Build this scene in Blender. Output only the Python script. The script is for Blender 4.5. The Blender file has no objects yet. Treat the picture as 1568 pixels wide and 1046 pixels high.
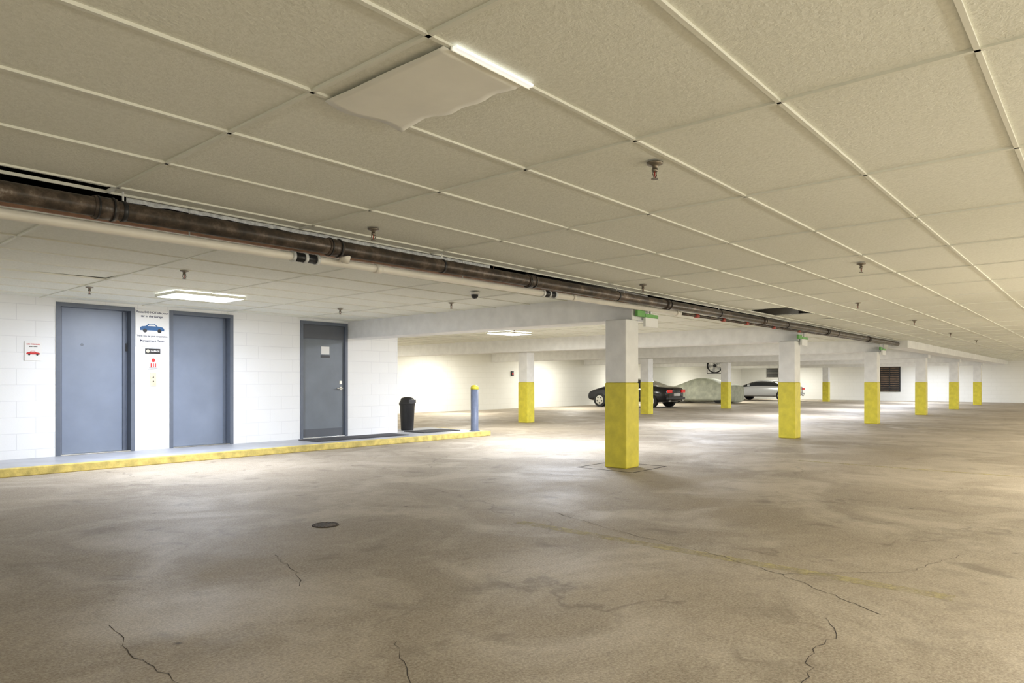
import bpy, bmesh, math, random
from mathutils import Vector, Matrix
random.seed(7)
S = bpy.context.scene
COL = S.collection
try:
    S.view_settings.view_transform = 'Standard'
    S.view_settings.look = 'None'
except Exception: pass

CEIL = 2.22; CAMZ = 1.10; SW = 0.10
WY = 10.7     # door wall plane
FY = 18.7     # far wall plane
EX = 45.0     # end wall plane

# ------------------------------------------------ materials
def nt(name):
    m = bpy.data.materials.new(name); m.use_nodes = True
    n = m.node_tree; n.nodes.clear()
    o = n.nodes.new('ShaderNodeOutputMaterial'); b = n.nodes.new('ShaderNodeBsdfPrincipled')
    n.links.new(b.outputs[0], o.inputs[0])
    return m, n, b
def N(n, t, **k):
    x = n.nodes.new(t)
    for a, v in k.items(): setattr(x, a, v)
    return x
def noise(n, vec, scale, detail=4, rough=.55, dist=0):
    x = N(n, 'ShaderNodeTexNoise'); x.inputs['Scale'].default_value = scale
    x.inputs['Detail'].default_value = detail; x.inputs['Roughness'].default_value = rough
    x.inputs['Distortion'].default_value = dist
    n.links.new(vec, x.inputs['Vector']); return x.outputs[0]
def ramp(n, fac, stops):
    x = N(n, 'ShaderNodeValToRGB'); e = x.color_ramp.elements
    while len(e) < len(stops): e.new(.5)
    for i, (p, c) in enumerate(stops):
        e[i].position = p; e[i].color = (*c, 1) if len(c) == 3 else c
    n.links.new(fac, x.inputs[0]); return x.outputs[0]
def mix(n, fac, a, b, blend='MIX'):
    x = N(n, 'ShaderNodeMix', data_type='RGBA', blend_type=blend)
    for s, v in ((x.inputs[0], fac), (x.inputs[6], a), (x.inputs[7], b)):
        if isinstance(v, (int, float)): s.default_value = v
        elif isinstance(v, tuple): s.default_value = (*v, 1)
        else: n.links.new(v, s)
    return x.outputs[2]
def bump(n, b, h, strength=.3, dist=.01):
    x = N(n, 'ShaderNodeBump'); x.inputs['Strength'].default_value = strength
    x.inputs['Distance'].default_value = dist
    n.links.new(h, x.inputs['Height']); n.links.new(x.outputs[0], b.inputs['Normal'])
def coord(n): return N(n, 'ShaderNodeTexCoord').outputs['Object']
def g(c): return (c*.9, c*.9, c*.9)

def simple(name, col, rough=.5, metal=0, var=.12, scale=12, bmp=.1, emit=None, es=0):
    m, n, b = nt(name); v = coord(n)
    if var > 0:
        f = noise(n, v, scale, 4)
        lo = tuple(c*(1-var) for c in col); hi = tuple(min(1, c*(1+var)) for c in col)
        n.links.new(ramp(n, f, [(.3, lo), (.7, hi)]), b.inputs['Base Color'])
    else: b.inputs['Base Color'].default_value = (*col, 1)
    b.inputs['Roughness'].default_value = rough; b.inputs['Metallic'].default_value = metal
    if bmp: bump(n, b, noise(n, v, scale*4, 3), bmp, .005)
    if emit:
        b.inputs['Emission Color'].default_value = (*emit, 1); b.inputs['Emission Strength'].default_value = es
        try: m.cycles.emission_sampling = 'NONE'
        except Exception: pass
    return m

def mat_floor():
    m, n, b = nt('concrete_floor'); v = coord(n)
    big = noise(n, v, .36, 5, .6, .7)
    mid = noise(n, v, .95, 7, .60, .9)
    fine = noise(n, v, 14, 5, .72)
    grit = noise(n, v, 75, 3, .75)
    c = ramp(n, big, [(.32, (.22, .18, .13)), (.50, (.335, .278, .205)), (.66, (.46, .39, .295))])
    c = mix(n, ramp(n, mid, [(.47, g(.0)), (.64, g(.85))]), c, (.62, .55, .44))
    c = mix(n, .34, c, ramp(n, fine, [(.3, (.20, .16, .12)), (.7, (.52, .45, .35))]))
    c = mix(n, .32, c, ramp(n, grit, [(.36, (.09, .07, .055)), (.5, (.36, .31, .24)), (.64, (.62, .56, .46))]))
    st = noise(n, v, 2.6, 4, .6, .5)
    c = mix(n, ramp(n, st, [(.58, g(0)), (.74, g(.6))]), c, (.15, .12, .09))
    vor = N(n, 'ShaderNodeTexVoronoi'); vor.inputs['Scale'].default_value = 2.1
    n.links.new(v, vor.inputs['Vector'])
    c = mix(n, ramp(n, vor.outputs['Distance'], [(.02, g(.9)), (.055, g(0))]), c, (.07, .055, .04))
    w = N(n, 'ShaderNodeVectorMath', operation='ADD')
    nz = N(n, 'ShaderNodeTexNoise'); nz.inputs['Scale'].default_value = 1.3; nz.inputs['Detail'].default_value = 4
    n.links.new(v, nz.inputs['Vector']); n.links.new(v, w.inputs[0]); n.links.new(nz.outputs[1], w.inputs[1])
    ve = N(n, 'ShaderNodeTexVoronoi', feature='DISTANCE_TO_EDGE'); ve.inputs['Scale'].default_value = .21
    n.links.new(w.outputs[0], ve.inputs['Vector'])
    cr = ramp(n, ve.outputs['Distance'], [(.0, g(.7)), (.0009, g(0))])
    msk = ramp(n, noise(n, v, .8, 2), [(.50, g(0)), (.56, g(.7))])
    c = mix(n, mix(n, 1.0, cr, msk, 'MULTIPLY'), c, (.08, .06, .045))
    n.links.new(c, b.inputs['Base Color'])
    n.links.new(ramp(n, mid, [(.3, g(.80)), (.7, g(.58))]), b.inputs['Roughness'])
    b.inputs['Specular IOR Level'].default_value = .35
    bump(n, b, mix(n, .6, fine, grit), .35, .007)
    return m

def mat_tile():
    m, n, b = nt('acoustic_ceiling_tile'); v = coord(n)
    a = noise(n, v, 60, 3, .6)
    d = noise(n, v, .5, 3, .5)
    c = ramp(n, d, [(.3, (.80, .805, .715)), (.7, (.875, .88, .80))])
    c = mix(n, .18, c, ramp(n, a, [(.38, (.60, .60, .51)), (.6, (.91, .91, .84))]))
    n.links.new(c, b.inputs['Base Color']); b.inputs['Roughness'].default_value = .95
    b.inputs['Specular IOR Level'].default_value = .1
    bump(n, b, a, .6, .006)
    return m

def mat_block(axis='x', c1=(.86, .87, .88), c2=(.80, .81, .83)):
    m, n, b = nt('painted_block_'+axis); v = coord(n)
    s = N(n, 'ShaderNodeSeparateXYZ'); n.links.new(v, s.inputs[0])
    cb = N(n, 'ShaderNodeCombineXYZ')
    n.links.new(s.outputs[0 if axis == 'x' else 1], cb.inputs[0]); n.links.new(s.outputs[2], cb.inputs[1])
    br = N(n, 'ShaderNodeTexBrick'); br.offset = .5
    br.inputs['Scale'].default_value = 1; br.inputs['Brick Width'].default_value = .42
    br.inputs['Row Height'].default_value = .212; br.inputs['Mortar Size'].default_value = .005
    br.inputs['Mortar Smooth'].default_value = .6
    br.inputs['Color1'].default_value = (*c1, 1); br.inputs['Color2'].default_value = (*[x*.985 for x in c1], 1)
    br.inputs['Mortar'].default_value = (*[x*.95 for x in c2], 1)
    n.links.new(cb.outputs[0], br.inputs['Vector'])
    d = noise(n, v, 1.5, 5)
    c = mix(n, ramp(n, d, [(.45, g(0)), (.8, g(.3))]), br.outputs['Color'], c2)
    n.links.new(c, b.inputs['Base Color']); b.inputs['Roughness'].default_value = .6
    h = N(n, 'ShaderNodeMath', operation='MULTIPLY_ADD')
    n.links.new(noise(n, v, 60, 3), h.inputs[0]); h.inputs[1].default_value = .35
    inv = N(n, 'ShaderNodeMath', operation='SUBTRACT'); inv.inputs[0].default_value = 1
    n.links.new(br.outputs['Fac'], inv.inputs[1]); n.links.new(inv.outputs[0], h.inputs[2])
    bump(n, b, h.outputs[0], .3, .005)
    return m

def mat_faded_yellow():
    m, n, b = nt('faded_line_paint'); v = coord(n)
    n.links.new(ramp(n, noise(n, v, 6, 4, .7), [(.4, (.48, .41, .24)), (.7, (.60, .52, .23))]), b.inputs['Base Color'])
    b.inputs['Roughness'].default_value = .7
    tr = N(n, 'ShaderNodeBsdfTransparent'); mx = N(n, 'ShaderNodeMixShader')
    n.links.new(ramp(n, noise(n, v, 7, 5, .75), [(.36, g(0)), (.60, g(.8))]), mx.inputs[0])
    n.links.new(tr.outputs[0], mx.inputs[1]); n.links.new(b.outputs[0], mx.inputs[2])
    n.links.new(mx.outputs[0], n.nodes['Material Output'].inputs[0])
    return m

def mat_pipe():
    m, n, b = nt('rusty_iron_pipe'); v = coord(n)
    c = ramp(n, noise(n, v, 6, 6, .7), [(.35, (.035, .029, .026)), (.50, (.075, .058, .046)), (.62, (.16, .12, .092)), (.74, (.42, .38, .33))])
    n.links.new(c, b.inputs['Base Color']); b.inputs['Roughness'].default_value = .35
    b.inputs['Metallic'].default_value = .2
    bump(n, b, noise(n, v, 40, 3), .2, .004)
    return m

M = {}
M['floor'] = mat_floor(); M['tile'] = mat_tile()
M['tbar'] = simple('painted_tbar', (.78, .78, .69), .6, bmp=0, var=0)
M['blockx'] = mat_block('x'); M['blocky'] = mat_block('y', (.84, .835, .79), (.78, .775, .72))
M['blockfar'] = mat_block('x', (.84, .835, .78), (.78, .775, .71))
M['white'] = simple('white_painted_concrete', (.82, .82, .81), .6, var=.06, scale=5, bmp=.25)
M['yellow'] = simple('yellow_paint', (.70, .61, .05), .5, var=.13, scale=6, bmp=.3)
M['curby'] = simple('worn_yellow_curb_paint', (.62, .50, .15), .6, var=.3, scale=9, bmp=.4)
M['walk'] = simple('grey_sealed_concrete', (.42, .43, .46), .4, var=.15, scale=3, bmp=.1)
M['slab'] = simple('dark_structure_slab', (.05, .045, .04), .9, var=.4, scale=3)
M['door'] = simple('blue_grey_door_paint', (.215, .255, .335), .38, var=.07, scale=2.5, bmp=.05)
M['frame'] = simple('blue_grey_frame_paint', (.12, .14, .18), .4, var=.06, bmp=.05)
M['door3'] = simple('slate_door_paint', (.16, .185, .22), .4, var=.08, scale=3, bmp=.05)
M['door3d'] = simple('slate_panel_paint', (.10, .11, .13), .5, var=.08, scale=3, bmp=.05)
M['black'] = simple('black_plastic', (.018, .018, .02), .4, bmp=.05)
M['rubber'] = simple('rubber_mat', (.06, .06, .065), .8, scale=40, var=.3, bmp=.4)
M['chrome'] = simple('brushed_metal', (.55, .54, .50), .3, 1, bmp=0)
M['brass'] = simple('bronze_fitting', (.24, .21, .17), .35, .8, bmp=0)
M['steel'] = simple('galvanised_steel', (.70, .71, .70), .5, .1, var=.35, scale=25, bmp=.4)
M['pipe'] = mat_pipe()
M['pvc'] = simple('cream_pvc_pipe', (.84, .80, .71), .4, var=.08, scale=4, bmp=.05)
M['pink'] = simple('copper_line', (.48, .28, .20), .4, var=.2, bmp=0)
M['redp'] = simple('red_pipe_band', (.40, .06, .04), .5, bmp=0)
M['paper'] = simple('sign_white', (.85, .85, .84), .5, var=0, bmp=0)
M['blue'] = simple('sign_blue', (.03, .12, .30), .5, bmp=0)
M['ink'] = simple('sign_ink', (.02, .03, .08), .5, var=0, bmp=0)
M['red'] = simple('sign_red', (.60, .02, .02), .5, bmp=0)
M['green'] = simple('sign_green', (.16, .42, .10), .5, bmp=0)
M['bollard'] = simple('bollard_blue_paint', (.15, .18, .26), .45, bmp=.1)
M['carpaint'] = simple('black_car_paint', (.008, .008, .011), .12, var=0, bmp=0)
M['silver'] = simple('silver_car_paint', (.50, .51, .53), .25, .2, var=0, bmp=0)
M['glass'] = simple('car_glass', (.02, .022, .025), .05, var=0, bmp=0)
M['tail'] = simple('tail_light', (.5, .01, .01), .2, bmp=0, emit=(1, .02, .01), es=.3)
M['tyre'] = simple('tyre_rubber', (.015, .015, .015), .85, bmp=.1)
M['cover1'] = simple('car_cover_olive', (.48, .50, .40), .8, var=.2, scale=4, bmp=.5)
M['heater'] = simple('heater_grey_paint', (.25, .24, .21), .6, var=.15, scale=4, bmp=.1)
M['crack'] = simple('crack_dark', (.06, .047, .038), .95, var=.3, bmp=0)
M['lens'] = simple('light_lens_cool', (.9, .9, .9), .4, var=0, bmp=0, emit=(.95, .97, 1), es=8)
M['lensw'] = simple('light_lens_warm', (.9, .9, .9), .4, var=0, bmp=0, emit=(1, .95, .85), es=6)
M['strip'] = simple('bright_gap_strip', (.92, .92, .88), .4, var=0, bmp=0, emit=(1, 1, .97), es=.6)
M['patch'] = simple('smooth_ceiling_patch', (.89, .88, .80), .55, var=.04, scale=5, bmp=.1)
M['line'] = mat_faded_yellow()
M['rust'] = simple('louver_rust', (.12, .08, .05), .7, var=.4, scale=5)

# ------------------------------------------------ mesh helpers
def box(bm, x0, x1, y0, y1, z0, z1, mi=0):
    v = [bm.verts.new(p) for p in ((x0,y0,z0),(x1,y0,z0),(x1,y1,z0),(x0,y1,z0),(x0,y0,z1),(x1,y0,z1),(x1,y1,z1),(x0,y1,z1))]
    for q in ((3,2,1,0),(4,5,6,7),(0,1,5,4),(1,2,6,5),(2,3,7,6),(3,0,4,7)):
        f = bm.faces.new([v[i] for i in q]); f.material_index = mi
    return v
def cyl(bm, p0, p1, r, seg=16, mi=0, r2=None, smooth=True):
    p0, p1 = Vector(p0), Vector(p1); d = (p1-p0).normalized()
    a = d.orthogonal().normalized(); b2 = d.cross(a); r2 = r if r2 is None else r2
    A = [bm.verts.new(p0+(a*math.cos(t)+b2*math.sin(t))*r) for t in [2*math.pi*i/seg for i in range(seg)]]
    B = [bm.verts.new(p1+(a*math.cos(t)+b2*math.sin(t))*r2) for t in [2*math.pi*i/seg for i in range(seg)]]
    for i in range(seg):
        f = bm.faces.new((A[i], A[(i+1)%seg], B[(i+1)%seg], B[i])); f.material_index = mi; f.smooth = smooth
    f = bm.faces.new(A[::-1]); f.material_index = mi
    f = bm.faces.new(B); f.material_index = mi
def lathe(bm, prof, seg=24, mi=0, c=(0,0,0)):
    rings = []
    for r, z in prof:
        rings.append([bm.verts.new((c[0]+r*math.cos(2*math.pi*i/seg), c[1]+r*math.sin(2*math.pi*i/seg), c[2]+z)) for i in range(seg)])
    for a, b in zip(rings, rings[1:]):
        for i in range(seg):
            f = bm.faces.new((a[i], a[(i+1)%seg], b[(i+1)%seg], b[i])); f.material_index = mi; f.smooth = True
    for rg in (rings[0][::-1], rings[-1]):
        f = bm.faces.new(rg); f.material_index = mi
def finish(bm, name, mats, loc=(0,0,0), bevel=0, rot=0, parent=None):
    bmesh.ops.recalc_face_normals(bm, faces=bm.faces[:])
    me = bpy.data.meshes.new(name); bm.to_mesh(me); bm.free()
    for k in mats: me.materials.append(M[k])
    o = bpy.data.objects.new(name, me); COL.objects.link(o); o.location = loc; o.rotation_euler[2] = rot
    if parent: o.parent = parent
    if bevel:
        md = o.modifiers.new('bevel', 'BEVEL'); md.width = bevel; md.segments = 2; md.limit_method = 'ANGLE'
    return o
def copy(o, name, loc, rot=0):
    c = o.copy(); c.name = name; c.location = loc; c.rotation_euler[2] = rot; COL.objects.link(c); return c

# ------------------------------------------------ shell
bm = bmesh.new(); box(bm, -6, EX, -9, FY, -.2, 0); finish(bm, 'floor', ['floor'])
bm = bmesh.new(); box(bm, -6, EX, -9, FY, 2.6, 2.7); finish(bm, 'ceiling_structure_slab', ['slab'])

D1 = (2.96, 3.95); D2 = (4.44, 5.44); D3 = (6.66, 7.65)
bm = bmesh.new()
xs = [-6, D1[0], D1[1], D2[0], D2[1], D3[0], D3[1], 8.84]
for i in range(0, 8, 2): box(bm, xs[i], xs[i+1], WY, WY+.3, 0, 2.6)
for d in (D1, D2, D3): box(bm, d[0], d[1], WY, WY+.3, 2.18, 2.6)
finish(bm, 'wall_left', ['blockx'])
bm = bmesh.new(); box(bm, 8.64, 8.84, WY+.3, FY, 0, 2.6); finish(bm, 'wall_return', ['blocky'])
bm = bmesh.new(); box(bm, 8.84, EX, FY, FY+.2, 0, 2.6); finish(bm, 'wall_back', ['blockfar'])
bm = bmesh.new(); box(bm, EX, EX+.2, -9, FY+.2, 0, 2.6); finish(bm, 'wall_right', ['blocky'])
bm = bmesh.new(); box(bm, -6.2, -6, -9, WY, 0, 2.6); finish(bm, 'wall_rear', ['blocky'])
bm = bmesh.new(); box(bm, -6, EX, -9.2, -9, 0, 2.6); finish(bm, 'wall_front', ['blockfar'])

TX, TY, X0, Y0 = 1.28, .662, 1.50, 1.0
GAP0, GAP1 = 4.48, 5.0
fixtures_cool = [(4.07, 8.85), (9.8, 7.4), (16.3, 7.7), (22.6, 7.7), (29.2, 7.7), (35.8, 7.7), (42.0, 7.7),
                 (11.7, 10.25), (11.4, 16.9), (16.8, 16.9), (23.2, 16.9), (29.8, 16.9), (36.5, 16.0), (42.5, 15.0)]
bm = bmesh.new()
def tile(xa, xb, ya, yb, drop=0):
    t = [random.uniform(0, .005) for _ in range(4)]
    if random.random() < .04: t[random.randrange(4)] = .018
    if drop: t = [.002, .002, .03, .045]
    v = [bm.verts.new((x, y, CEIL+.003+k)) for (x, y), k in zip(((xa,ya),(xb,ya),(xb,yb),(xa,yb)), t)]
    bm.faces.new(v[::-1]).material_index = 0
holes = {(7, 4)}
nx0, nx1 = -6, 35
for i in range(nx0, nx1):
    for j in range(-16, 6):
        if (i, j) in holes: continue
        xa = max(-6, X0+i*TX); xb = min(EX, X0+(i+1)*TX)
        ya = max(-9, Y0+j*TY); yb = min(GAP0, Y0+(j+1)*TY)
        if xb > xa and yb > ya: tile(xa, xb, ya, yb, (i, j) == (-1, 5))
y = GAP1
ylines2 = [GAP1]
while y < FY-.01:
    y2 = min(y+TY, FY)
    for i in range(nx0, nx1):
        xa = max(-6, X0+i*TX); xb = min(EX, X0+(i+1)*TX)
        if xb > xa and not (xb < 8.7 and y > WY+.2): tile(xa, xb, y, y2)
    y = y2; ylines2.append(y)
w = .009
def bar(x0, x1, y0, y1): box(bm, x0, x1, y0, y1, CEIL-.005, CEIL+.012, 1)
for i in range(nx0, nx1+1):
    x = X0+i*TX
    if -6 < x < EX:
        bar(x-w, x+w, -9, GAP0)
        bar(x-w, x+w, GAP1, WY if x < 8.9 else FY)
for j in range(-15, 6):
    yy = Y0+j*TY; bar(-6, EX, yy-w, yy+w)
bar(-6, EX, GAP0-.012, GAP0)
for yy in ylines2:
    bar(-6 if yy < WY else 8.84, EX, yy-w, yy+w)
finish(bm, 'ceiling', ['tile', 'tbar'])

BZ = 1.90
def beam(xc, y0, y1):
    b = bmesh.new(); box(b, -.2, .2, 0, y1-y0, BZ, 2.59); return finish(b, 'ceiling_beam', ['white'], (xc, y0, 0), .012)
beam(7.86, 4.62, WY)
R1 = [7.67, 13.85, 20.1, 26.4, 32.8, 39.3]
R2 = [14.4, 20.85, 27.3, 33.8, 40.6]
BX = [14.1, 20.45, 26.85, 33.3, 39.95]
for x in BX: beam(x, 4.62, FY)
bm = bmesh.new(); box(bm, 21, EX, 4.12, 4.60, 2.02, 2.59); finish(bm, 'pipe_soffit', ['white'], bevel=.01)

bm = bmesh.new()
h = .16
box(bm, -h, h, -h, h, 0, 1.09, 1)
box(bm, -h+.004, h-.004, -h+.004, h-.004, 1.09, 1.899, 0)
col = finish(bm, 'concrete_column', ['white', 'yellow'], (R1[0], 4.78, 0), .014)
for i, x in enumerate(R1[1:]): copy(col, 'concrete_column', (x, 4.78, 0))
for i, x in enumerate(R2): copy(col, 'concrete_column', (x, 12.0, 0))
bm = bmesh.new()
for a in (-.42, .40):
    box(bm, a, a+.02, -.42, .42, 0, .002); box(bm, -.42, .42, a, a+.02, 0, .002)
finish(bm, 'floor_joint', ['crack'], (R1[0], 4.78, 0))
# ------------------------------------------------ sidewalk
bm = bmesh.new()
box(bm, -5.99, 10.30, 9.66, WY-.001, 0, SW, 0); box(bm, 8.85, 10.30, WY-.001, 11.4, 0, SW, 0)
box(bm, -5.99, 10.36, 9.58, 9.66, 0, SW+.002, 1); box(bm, 10.30, 10.36, 9.66, 11.4, 0, SW+.002, 1)
finish(bm, 'sidewalk_curb', ['walk', 'curby'], bevel=.01)
for nm, a in (('door_mat', (6.5, 8.5, 9.95, 10.5)), ('door_mat', (9.0, 10.0, 10.1, 10.7))):
    bm = bmesh.new(); x0, x1, y0, y1 = a
    box(bm, x0, x1, y0, y1, 0, .012); box(bm, x0+.04, x1-.04, y0+.04, y1-.04, .012, .016)
    finish(bm, nm, ['rubber'], (0, 0, SW+.001), .003)

# ------------------------------------------------ doors
def door(name, d, slab, frame, rec, extra=None):
    x0, x1 = d; b = bmesh.new(); t = .055; top = 2.18
    y0, y1 = WY-.012, WY+rec+.05
    z0 = SW+.002
    box(b, x0, x0+t, y0, y1, z0, top, 1); box(b, x1-t, x1, y0, y1, z0, top, 1)
    box(b, x0+t, x1-t, y0, y1, top-t, top, 1)
    box(b, x0+t, x1-t, WY+rec, WY+rec+.045, SW+.01, top-t, 0)
    box(b, x0+t, x1-t, WY-.005, WY+rec, z0, SW+.012, 2)
    if extra: extra(b, x0+t, x1-t, WY+rec)
    return finish(b, name, [slab, frame, 'chrome', 'door3d', 'paper', 'black', 'brass'], bevel=.003)
def elev(b, a, c, y):
    box(b, a+.05, a+.055, y-.004, y, SW+.01, 2.12, 1)
    box(b, c-.06, c-.02, y-.02, y, SW+.01, 2.12, 1)
    cyl(b, (a+.3, y-.002, 1.62), (a+.3, y-.001, 1.62), .02, 12, 1)
    box(b, c-.025, c+.0, y-.03, y, 1.55, 1.66, 5)
door('door_1', D1, 'door', 'frame', .14, elev)
door('door_2', D2, 'door', 'frame', .14, lambda b, a, c, y: (box(b, a+.05, a+.055, y-.004, y, SW+.01, 2.12, 1), box(b, c-.05, c-.015, y-.02, y, SW+.01, 2.12, 1)))
def d3(b, a, c, y):
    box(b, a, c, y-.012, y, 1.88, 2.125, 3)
    box(b, a, c, y-.004, y, 1.865, 1.88, 1)
    box(b, 7.11, 7.28, y-.006, y, 1.60, 1.74, 4)
    box(b, 7.10, 7.29, y-.006, y, 1.54, 1.585, 5)
    cyl(b, (c-.07, y, .98), (c-.07, y-.01, .98), .032, 16, 2)
    cyl(b, (c-.07, y-.01, .98), (c-.07, y-.06, .98), .012, 12, 2)
    cyl(b, (c-.06, y-.055, .98), (c-.19, y-.055, .98), .010, 12, 2)
    box(b, c-.10, c-.04, y-.008, y, 1.06, 1.12, 2)
    for z in (.35, 1.1, 1.75): cyl(b, (a+.004, y-.012, z), (a+.004, y-.012, z+.1), .009, 8, 2)
    box(b, a+.03, c-.03, y-.004, y, SW+.02, SW+.16, 3)
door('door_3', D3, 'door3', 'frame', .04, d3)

# ------------------------------------------------ signs
def text(body, size, x, z, y, mat, parent, name):
    c = bpy.data.curves.new(name, 'FONT'); c.body = body; c.size = size; c.align_x = 'CENTER'; c.align_y = 'CENTER'
    c.extrude = .0005; c.offset = .0006
    o = bpy.data.objects.new(name, c); COL.objects.link(o); o.data.materials.append(M[mat])
    o.parent = parent; o.location = (x, y, z); o.rotation_euler = (math.pi/2, 0, 0)
def icon_car(b, cx, cz, w, y, mi, mi2):
    pts = [(-.5,-.08),(-.5,.04),(-.42,.09),(-.27,.11),(-.15,.21),(.10,.22),(.22,.11),(.42,.08),(.5,.02),(.5,-.08)]
    lo = [b.verts.new((cx+p[0]*w, y, cz+p[1]*w)) for p in pts]; hi = [b.verts.new((cx+p[0]*w, y-.002, cz+p[1]*w)) for p in pts]
    k = len(pts)
    for i in range(k): b.faces.new((lo[i], lo[(i+1)%k], hi[(i+1)%k], hi[i])).material_index = mi
    b.faces.new(hi).material_index = mi
    wpts = [(-.20,.11),(-.12,.18),(.08,.19),(.16,.11)]
    b.faces.new([b.verts.new((cx+p[0]*w, y-.003, cz+p[1]*w)) for p in wpts]).material_index = 0
    for s in (-.3, .3): cyl(b, (cx+s*w, y-.001, cz-.09*w), (cx+s*w, y-.004, cz-.09*w), .085*w, 14, mi2)
def sign(name, cx, cz, w, hh, fn=None, base='paper'):
    b = bmesh.new(); box(b, -w/2, w/2, -.012, -.001, -hh/2, hh/2, 0)
    if fn: fn(b)
    return finish(b, name, [base, 'blue', 'black', 'red', 'chrome'], (cx, WY, cz))
s = sign('no_idling_sign', 4.19, 1.885, .46, .54, lambda b: icon_car(b, 0, .0, .34, -.012, 1, 2))
text('Please DO NOT idle your', .042, 0, .238, -.014, 'ink', s, 'sign_text_1')
text('car in the Garage.', .044, 0, .180, -.014, 'ink', s, 'sign_text_2')
text('Thank you for your cooperation', .033, 0, -.11, -.014, 'ink', s, 'sign_text_3')
text('Management Team', .044, 0, -.18, -.014, 'ink', s, 'sign_text_4')
s = sign('elevator_label', 4.20, 1.555, .21, .075, lambda b: cyl(b, (-.07, -.012, 0), (-.07, -.014, 0), .024, 16, 4), 'black')
text('GARAGE', .032, .03, 0, -.013, 'paper', s, 'label_text')
def fire(b):
    cyl(b, (0, -.012, .045), (0, -.014, .045), .028, 20, 3)
    for sx in (-.03, 0, .03):
        box(b, sx-.009, sx+.009, -.014, -.012, -.06, .0, 3)
    box(b, -.06, .06, -.014, -.012, -.072, -.066, 2)
sign('elevator_fire_sign', 4.205, 1.375, .14, .18, fire)
def plate(b):
    for z in (.03, -.03):
        cyl(b, (0, -.012, z), (0, -.02, z), .016, 16, 4); cyl(b, (0, -.02, z), (0, -.022, z), .008, 12, 2)
sign('elevator_call_button_plate', 4.205, 1.14, .085, .20, plate, 'chrome')
s = sign('parking_notice_sign', 2.70, 1.505, .19, .25, lambda b: icon_car(b, 0, -.03, .15, -.012, 3, 2))
text('NO PARKING', .024, 0, .09, -.013, 'red', s, 'notice_text_1')
text('garage notice', .018, 0, .06, -.013, 'black', s, 'notice_text_2')

# ------------------------------------------------ pipes
bm = bmesh.new(); py = 4.37
def bz(x): return 2.085+.0018*(x+6)
cyl(bm, (-5.99, py, bz(-6)), (20.99, py, bz(21)), .055, 24, 0)
for x in (1.45, 3.0, 5.3, 8.1, 11.4, 14.8, 18):
    pz = bz(x)
    cyl(bm, (x-.06, py, pz), (x+.06, py, pz), .064, 24, 0); cyl(bm, (x-.045, py, pz), (x-.035, py, pz), .069, 24, 2); cyl(bm, (x+.035, py, pz), (x+.045, py, pz), .069, 24, 2)
for x in (-1.5, 1.55, 4.1, 6.9, 9.7, 12.5, 15.5):
    pz = bz(x)
    cyl(bm, (x-.012, py, pz), (x+.012, py, pz), .060, 20, 2); cyl(bm, (x, py, pz+.05), (x, py, 2.215), .006, 8, 1)
cyl(bm, (3.12, py, bz(3)-.02), (3.12, py+.04, bz(3)-.085), .038, 16, 3)
finish(bm, 'drain_pipe', ['pipe', 'steel', 'black', 'pvc'])
bm = bmesh.new(); qy = 4.485
def wz(x): return 1.965+.0055*(x+6)
def seg(x0, x1, r, mi): cyl(bm, (x0, qy, wz(x0)), (x1, qy, wz(x1)), r, 20, mi)
seg(-5.99, 8.7, .031, 0); seg(8.7, 20.99, .020, 2)
for x in (2.83, 5.75):
    seg(x-.10, x+.10, .034, 1)
    for e in (-.1, 0, .1): seg(x+e-.012, x+e+.012, .040, 3)
for x in (.6, 3.5, 6.2, 8.6): seg(x-.03, x+.03, .039, 0)
for x in (9.2, 10.1, 11, 12.2, 13.5): seg(x-.05, x+.05, .028, 4)
for x in (-.5, 2.0, 4.5, 7.3, 10, 13, 16, 19): cyl(bm, (x, qy+.03, wz(x)), (x, qy+.03, 2.6), .005, 8, 3)
finish(bm, 'water_pipe', ['pvc', 'black', 'pipe', 'steel', 'redp'])
bm = bmesh.new(); cyl(bm, (-5.99, 4.585, 2.06), (7.5, 4.585, 2.10), .016, 12, 0)
for x in range(-5, 7, 2): cyl(bm, (x, 4.585, 2.08), (x, 4.585, 2.6), .004, 6, 0)
finish(bm, 'copper_line', ['pink'])
bm = bmesh.new(); random.seed(3); prev = None; x = 1.62
while x < 4.9:
    z1 = 2.190+random.uniform(-.005, .005); y1 = 4.515+random.uniform(-.006, .006)
    cur = [bm.verts.new((x, y1-.03, z1)), bm.verts.new((x, y1, z1+.004)), bm.verts.new((x, y1, z1+.05))]
    if prev:
        for a in range(2): bm.faces.new((prev[a], prev[a+1], cur[a+1], cur[a]))
    prev = cur; x += .05
finish(bm, 'metal_edge_angle', ['steel'])

# ------------------------------------------------ ceiling patch
bm = bmesh.new(); nxp, nyp = 12, 18; gv = []
for i in range(nxp+1):
    row = []
    for j in range(nyp+1):
        u, v = i/nxp, j/nyp
        wx = .40 - .04*max(0, math.sin(v*9+1))*v + (.008*math.sin(v*25))
        sag = .003 + .008*math.sin(math.pi*u)*v + .008*u*v + .0012*math.sin(u*9+v*11)
        row.append(bm.verts.new((1.57+u*wx, 1.665+v*(.68+.02*math.sin(u*7)), CEIL-.006-sag)))
    gv.append(row)
for i in range(nxp):
    for j in range(nyp):
        f = bm.faces.new((gv[i][j], gv[i+1][j], gv[i+1][j+1], gv[i][j+1])); f.smooth = True
o = finish(bm, 'ceiling_patch', ['patch']); md = o.modifiers.new('s', 'SOLIDIFY'); md.thickness = .003
bm = bmesh.new(); box(bm, 1.60, 2.00, 1.632, 1.654, CEIL-.014, CEIL-.004, 0); box(bm, 1.595, 2.005, 1.654, 1.659, CEIL-.018, CEIL-.004, 1)
finish(bm, 'gap_glow_strip', ['strip', 'tbar'])  # self-lit box standing in for light seeping through the ceiling gap

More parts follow.
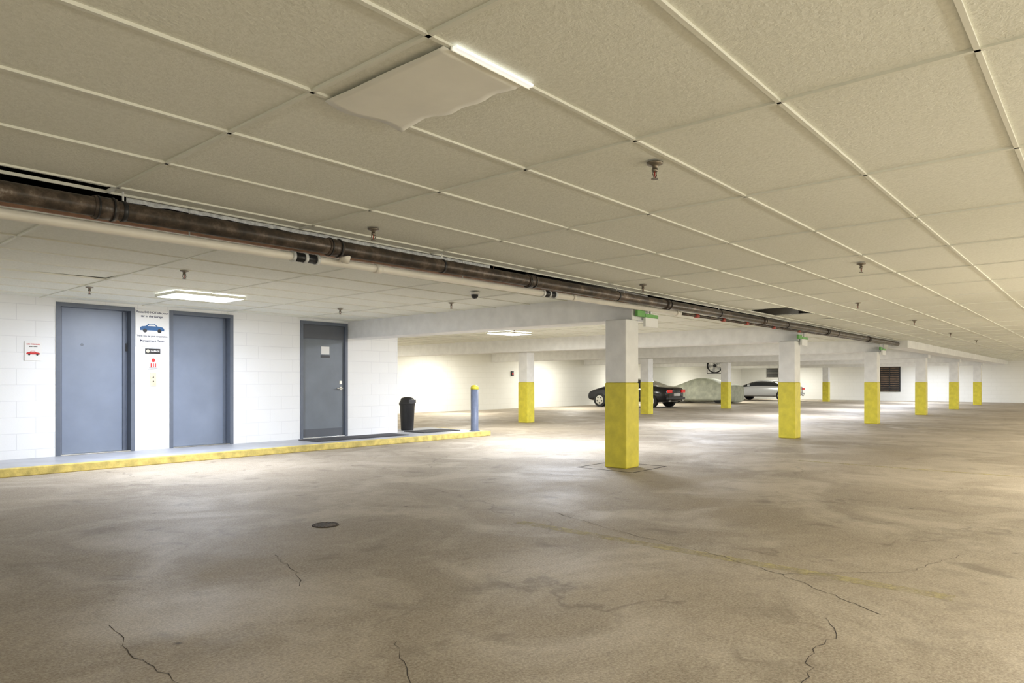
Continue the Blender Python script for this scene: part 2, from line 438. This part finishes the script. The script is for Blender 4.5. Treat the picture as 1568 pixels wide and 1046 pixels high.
# ------------------------------------------------ sprinklers
bm = bmesh.new()
lathe(bm, [(.001, 0), (.042, 0), (.040, -.008), (.022, -.012), (.014, -.02), (.012, -.035)], 20, 0)
cyl(bm, (0, 0, -.03), (0, 0, -.045), .016, 6, 0)
for sx in (-1, 1):
    cyl(bm, (sx*.013, 0, -.043), (sx*.018, 0, -.062), .003, 8, 0); cyl(bm, (sx*.018, 0, -.062), (0, 0, -.082), .003, 8, 0)
cyl(bm, (0, 0, -.045), (0, 0, -.078), .003, 8, 1)
cyl(bm, (0, 0, -.080), (0, 0, -.084), .018, 16, 0)
SPZ = CEIL-.0055
sp = finish(bm, 'sprinkler_head', ['brass', 'redp'], (3.12, 1.75, SPZ))
for p in ((3.12, 4.05), (7.05, 1.77), (10.5, 2.68), (14.2, 2.68), (18.4, 2.75), (22.0, 2.7), (6.95, 4.05),
          (3.05, 7.0), (2.85, 9.06), (6.2, 8.86), (6.75, 7.0), (11, 9.5), (17, 9.5), (12, 15), (18, 15)):
    copy(sp, 'sprinkler_head', (p[0], p[1], SPZ))
bm = bmesh.new(); lathe(bm, [(.06, 0), (.06, -.025), (.045, -.03)], 24, 0); lathe(bm, [(.045, -.028), (.042, -.055), (.028, -.075), (.005, -.082)], 24, 1)
finish(bm, 'dome_camera', ['white', 'black'], (6.15, 5.96, CEIL-.006))

# ------------------------------------------------ light fixtures
def fixture_mesh(mat):
    b = bmesh.new(); a, c = .31, .45
    for q in ((-c, c, -a, -a+.02), (-c, c, a-.02, a), (-c, -c+.02, -a+.02, a-.02), (c-.02, c, -a+.02, a-.02)): box(b, q[0], q[1], q[2], q[3], -.035, 0, 0)
    box(b, -c+.02, c-.02, -a+.02, a-.02, -.036, -.005, 1)
    return finish(b, 'ceiling_light', ['tbar', mat], bevel=.003)
def lamp(x, y, e, col, sx=.8, sy=.5):
    l = bpy.data.lights.new('ceiling_lamp', 'AREA'); l.shape = 'RECTANGLE'; l.size = sx; l.size_y = sy
    l.energy = e; l.color = col
    o = bpy.data.objects.new('ceiling_lamp', l); COL.objects.link(o); o.location = (x, y, CEIL-.06)
cool = (.80, .86, 1.0); neut = (1, .985, .92); warm = (1, .94, .82)
fc = None
for i, (x, y) in enumerate(fixtures_cool):
    if fc is None: fc = fixture_mesh('lens'); fc.location = (x, y, CEIL-.006)
    else: copy(fc, 'ceiling_light', (x, y, CEIL-.006))
    e = 128 if i == 0 else (200 if y < 9 else 130)
    if i == 7: e = 70
    lamp(x, y, e, cool if y < 9 else neut)
fw = None
for x in (-3.0, 3.2, 9.6, 16.0, 22.4, 28.8, 35.2, 41.6):
    p = (x, -1.4, CEIL-.006)
    if fw is None: fw = fixture_mesh('lensw'); fw.location = p
    else: copy(fw, 'ceiling_light', p)
    lamp(x, -1.4, {-3.0: 30, 3.2: 60}.get(x, 145), warm)
# added fill lights, no fixtures, out of view, to brighten ceiling and floor
for x, y, e in ((-3.5, -3.6, 100), (2.5, -3.6, 250), (8.5, -3.6, 310), (14.5, -3.6, 270), (21.5, -3.6, 220), (28.5, -3.6, 190), (35.5, -3.6, 170), (41.5, -3.6, 170), (-3.6, 3.0, 40), (-3.6, 7.4, 45)):
    l = bpy.data.lights.new('fill_point', 'POINT'); l.energy = e; l.color = (1, .97, .87); l.shadow_soft_size = .25
    o = bpy.data.objects.new('fill_point', l); COL.objects.link(o); o.location = (x, y, 1.2)

# ------------------------------------------------ exit signs
def exit_sign(x):
    b = bmesh.new()
    box(b, -.16, .16, -.02, .02, 0, .12, 0); box(b, -.165, .165, -.024, .024, .12, .165, 1)
    box(b, -.02, .02, -.015, .015, .165, .34, 2); box(b, -.36, -.165, -.02, .02, .12, .20, 1)
    return finish(b, 'exit_sign', ['paper', 'green', 'steel'], (x, 4.57, 1.82), .004)
exit_sign(8.04)
for x in (14.05, 20.35): exit_sign(x)

# ------------------------------------------------ trash can, bollard, drain
bm = bmesh.new()
lathe(bm, [(.125, 0), (.13, .02), (.155, .50), (.165, .52), (.165, .545), (.155, .55)], 28, 0)
lathe(bm, [(.168, .53), (.170, .56), (.150, .60), (.13, .66), (.06, .685), (.01, .69)], 28, 0)
box(bm, -.09, .09, -.17, -.11, .565, .63, 1)
finish(bm, 'trash_can', ['black', 'rubber'], (9.36, 11.02, SW+.001))
bm = bmesh.new()
lathe(bm, [(.11, 0), (.11, .012), (.082, .014), (.08, .02), (.08, .85)], 28, 0)
lathe(bm, [(.083, .85), (.083, .89), (.07, .915), (.04, .935), (.005, .94)], 28, 1)
finish(bm, 'bollard', ['bollard', 'yellow'], (10.14, 9.83, SW))
bm = bmesh.new(); lathe(bm, [(.10, 0), (.10, .006), (.085, .006), (.084, .003)], 28, 0)
for k in range(-3, 4): box(bm, -math.sqrt(.0066-(k*.022)**2), math.sqrt(.0066-(k*.022)**2), k*.022-.006, k*.022+.006, .003, .006, 1)
finish(bm, 'floor_drain', ['crack', 'pipe'], (3.05, 4.55, 0))

random.seed(11)
def ribbon(b, pts, w):
    out = []
    for (a, c) in zip(pts, pts[1:]):
        k = max(2, int(math.dist(a, c)/.05))
        for i in range(k):
            t = i/k; out.append((a[0]+(c[0]-a[0])*t+random.uniform(-.018, .018), a[1]+(c[1]-a[1])*t+random.uniform(-.018, .018)))
    out.append(pts[-1]); pv = None
    for i, p in enumerate(out):
        q = out[min(i+1, len(out)-1)]; r = out[max(i-1, 0)]
        d = Vector((q[0]-r[0], q[1]-r[1])).normalized(); nn = Vector((-d.y, d.x))*w*random.uniform(.3, 1.1)
        cur = (b.verts.new((p[0]-nn.x, p[1]-nn.y, .0015)), b.verts.new((p[0]+nn.x, p[1]+nn.y, .0015)))
        if pv: b.faces.new((pv[0], pv[1], cur[1], cur[0]))
        pv = cur
bm = bmesh.new()
ribbon(bm, [(4.61, 3.53), (4.3, 2.6), (4.2, 2.0), (3.98, 1.41), (3.6, .82)], .0024)
ribbon(bm, [(3.98, 1.41), (4.5, .9), (5.2, .7)], .0018)
ribbon(bm, [(3.4, 1.0), (3.2, .9), (2.95, .92), (2.6, .84), (2.1, .75)], .0024)
ribbon(bm, [(2.31, 4.01), (2.16, 3.5), (2.05, 3.3)], .0022)
ribbon(bm, [(1.17, 3.43), (1.09, 3.0), (1.10, 2.61), (1.0, 2.3)], .0022)
ribbon(bm, [(1.9, 2.3), (1.75, 2.1), (1.66, 1.93), (1.5, 1.7)], .0018)
ribbon(bm, [(5.5, 8.9), (6.1, 7.2), (6.5, 6.2)], .003)
finish(bm, 'floor_crack', ['crack'])
for k, (x, y0, y1) in enumerate(((4.12, .6, 3.5), (9.9, -1, 3.3))):
    bm = bmesh.new(); vs = [bm.verts.new(p) for p in ((-.055, y0, .001), (.055, y0, .001), (.055, y1, .001), (-.055, y1, .001))]; bm.faces.new(vs)
    finish(bm, 'parking_line', ['line'], (x, 0, 0))

# ------------------------------------------------ cars
def car(name, loc, L, cover=None, rot=0, hs=1.0, paint='carpaint'):
    st = [(0, .36, .78, .82, .70), (.025, .24, .86, .90, .80), (.15, .22, .90, .95, .86), (.20, .22, .91, .99, .87), (.34, .22, .91, 1.24, .88),
          (.50, .22, .90, 1.28, .88), (.62, .22, .89, 1.22, .88), (.76, .22, .86, .94, .87), (.94, .23, .72, .78, .82), (.985, .28, .62, .66, .74), (1, .34, .52, .56, .66)]
    if cover: st = [(t, .02, b_, r_+.03, w_+.05) for t, a_, b_, r_, w_ in st]
    b = bmesh.new(); rings = []
    for t, zb, zt, zr, w_ in st:
        cab = zr-zt > .2
        wr = .60 if cab else w_*.86
        half = [(w_*.93, zb), (w_, zb+.12), (w_*1.01, (zb+zt)/2+.05), (w_*.97, zt), (wr, zr-.015), (wr*.55, zr+.012)]
        if cover: half = [(w_+.02+.02*math.sin(t*40), zb), (w_+.01, .3), (w_, .55), (w_*.95, zt), (wr+.02, zr-.01), (wr*.5, zr+.02)]
        pts = half+[(-x, z) for x, z in half[::-1]]
        rings.append([b.verts.new((x, (t-.5)*L, z*hs)) for x, z in pts])
    n_ = 12
    for k, (r0, r1) in enumerate(zip(rings, rings[1:])):
        cab0 = st[k][3]-st[k][2] > .2; cab1 = st[k+1][3]-st[k+1][2] > .2
        for i in range(n_):
            f = b.faces.new((r0[i], r0[(i+1)%n_], r1[(i+1)%n_], r1[i])); f.smooth = True; mi = 0
            if not cover and (cab0 or cab1):
                if i in (3, 7): mi = 1
                if i in (4, 5, 6) and not (cab0 and cab1): mi = 1
            f.material_index = mi
    b.faces.new(rings[0]); b.faces.new(rings[-1][::-1])
    bmesh.ops.recalc_face_normals(b, faces=b.faces[:])
    me = bpy.data.meshes.new('body'); b.to_mesh(me); b.free()
    for k in ([cover] if cover else [paint, 'glass']): me.materials.append(M[k])
    body = bpy.data.objects.new('body', me); COL.objects.link(body)
    md = body.modifiers.new('s', 'SUBSURF'); md.levels = md.render_levels = 2
    root = bpy.data.objects.new(name, None); COL.objects.link(root); root.location = loc; root.rotation_euler[2] = rot
    body.parent = root
    w = bmesh.new()
    for yy in (-.5+.19, -.5+.81):
        for sx in (-1, 1):
            xo = sx*.885; xi = sx*.68; Y = yy*L; r = .30
            cyl(w, (xi, Y, r), (xo, Y, r), r, 28, 0); cyl(w, (xo, Y, r), (xo+sx*.006, Y, r), .20, 24, 1 if not cover else 0)
            cyl(w, (xo+sx*.006, Y, r), (xo+sx*.012, Y, r), .045, 12, 1)
            for a in range(5):
                t = a*2*math.pi/5+.3
                d = Vector((0, math.cos(t+.63)*.13, math.sin(t+.63)*.13))
                cyl(w, (xo+sx*.005, Y+d.y, r+d.z), (xo+sx*.009, Y+d.y, r+d.z), .035, 8, 0)
    finish(w, 'wheels', ['tyre', 'chrome'], parent=root)
    if not cover:
        q = bmesh.new(); yb = -.5*L
        for sx in (-1, 1):
            xa, xb = sorted((sx*.42, sx*.74)); box(q, xa, xb, yb-.025, yb+.06, .66*hs, .79*hs, 0)
            xa, xb = sorted((sx*.89, sx*1.0)); box(q, xa, xb, .14*L, .14*L+.12, .90*hs, 1.0*hs, 3)
            box(q, min(sx*.5, sx*.62), max(sx*.5, sx*.62), yb-.02, yb+.05, .27, .33, 2)
        box(q, -.25, .25, yb-.03, yb+.02, .50, .62, 1); box(q, -.74, .74, yb-.02, yb+.1, .36, .46, 3)
        finish(q, 'trim', ['tail', 'paper', 'chrome', paint], bevel=.008, parent=root)
    return root
car('sedan_car', (26.65, 15.95, 0), 4.1, hs=.98)
car('covered_car', (34.5, 16.4, 0), 3.9, 'cover1', hs=1.0)
car('sedan_car', (41.3, 15.7, 0), 4.1, hs=.95, paint='silver')

# fan, unit heater, louver, alarm boxes
bm = bmesh.new(); R = .30
for k in range(28):
    a0, a1 = 2*math.pi*k/28, 2*math.pi*(k+1)/28
    cyl(bm, (0, R*math.cos(a0), R*math.sin(a0)), (0, R*math.cos(a1), R*math.sin(a1)), .03, 6, 0)
for rr in (.1, .2):
    for k in range(20):
        a0, a1 = 2*math.pi*k/20, 2*math.pi*(k+1)/20
        cyl(bm, (-.05, rr*math.cos(a0), rr*math.sin(a0)), (-.05, rr*math.cos(a1), rr*math.sin(a1)), .006, 5, 1)
for k in range(5):
    t = 2*math.pi*k/5; d = Vector((0, math.cos(t), math.sin(t))); e = Vector((0, -math.sin(t), math.cos(t)))
    v = [bm.verts.new(Vector((x, 0, 0))+d*a+e*c) for a, c, x in ((.04, -.03, 0), (.27, -.09, .04), (.27, .06, -.03), (.04, .03, -.01))]
    bm.faces.new(v).material_index = 1
cyl(bm, (-.06, 0, 0), (.15, 0, 0), .07, 16, 0)
for q in ((-.34, -.31, -.34, .34), (.31, .34, -.34, .34), (-.31, .31, .31, .34), (-.31, .31, -.34, -.31)): box(bm, -.03, .12, q[0], q[1], q[2], q[3], 0)
for yy in (-.3, .3): cyl(bm, (0, yy, .3), (0, yy, .41), .012, 8, 0)
finish(bm, 'exhaust_fan', ['black', 'steel'], (28.2, 12.9, 1.80), rot=.45)
bm = bmesh.new(); box(bm, -.25, .25, -.38, .38, -.28, .24, 0)
for k in range(7): box(bm, -.27, -.25, -.33, .33, -.24+k*.065, -.20+k*.065, 1)
for yy in (-.3, .3): cyl(bm, (0, yy, .24), (0, yy, .59), .012, 8, 1)
finish(bm, 'unit_heater', ['heater', 'black'], (38.2, 14.0, 1.62), .01)
bm = bmesh.new(); box(bm, -.06, -.001, -.55, .55, 0, 1.5, 0)
for k in range(11): box(bm, -.10, -.06, -.48, .48, .07+k*.128, .13+k*.128, 1)
box(bm, -.12, -.06, -.02, .02, 0, 1.5, 0)
finish(bm, 'wall_louver', ['black', 'rust'], (EX, 9.75, .53))
for i, (x, z) in enumerate(((21.5, 1.45), (28.6, 1.5), (30.0, 1.5), (33, 1.4))):
    bm = bmesh.new(); box(bm, -.07, .07, -.05, -.001, -.1, .1, 0); box(bm, -.04, .04, -.06, -.05, -.05, .03, 1)
    finish(bm, 'alarm_box', ['black', 'red'], (x, FY, z), .004)

wd = bpy.data.worlds.new('world'); S.world = wd; wd.use_nodes = True
wd.node_tree.nodes['Background'].inputs[0].default_value = (.6, .58, .52, 1); wd.node_tree.nodes['Background'].inputs[1].default_value = .3
c = bpy.data.cameras.new('camera'); co = bpy.data.objects.new('camera', c); COL.objects.link(co)
co.location = (0, 0, CAMZ); co.rotation_euler = (math.pi/2, 0, math.radians(-49.0))
c.sensor_width = 36; c.lens = 24.2; c.shift_y = .0395; c.clip_end = 200
S.camera = co
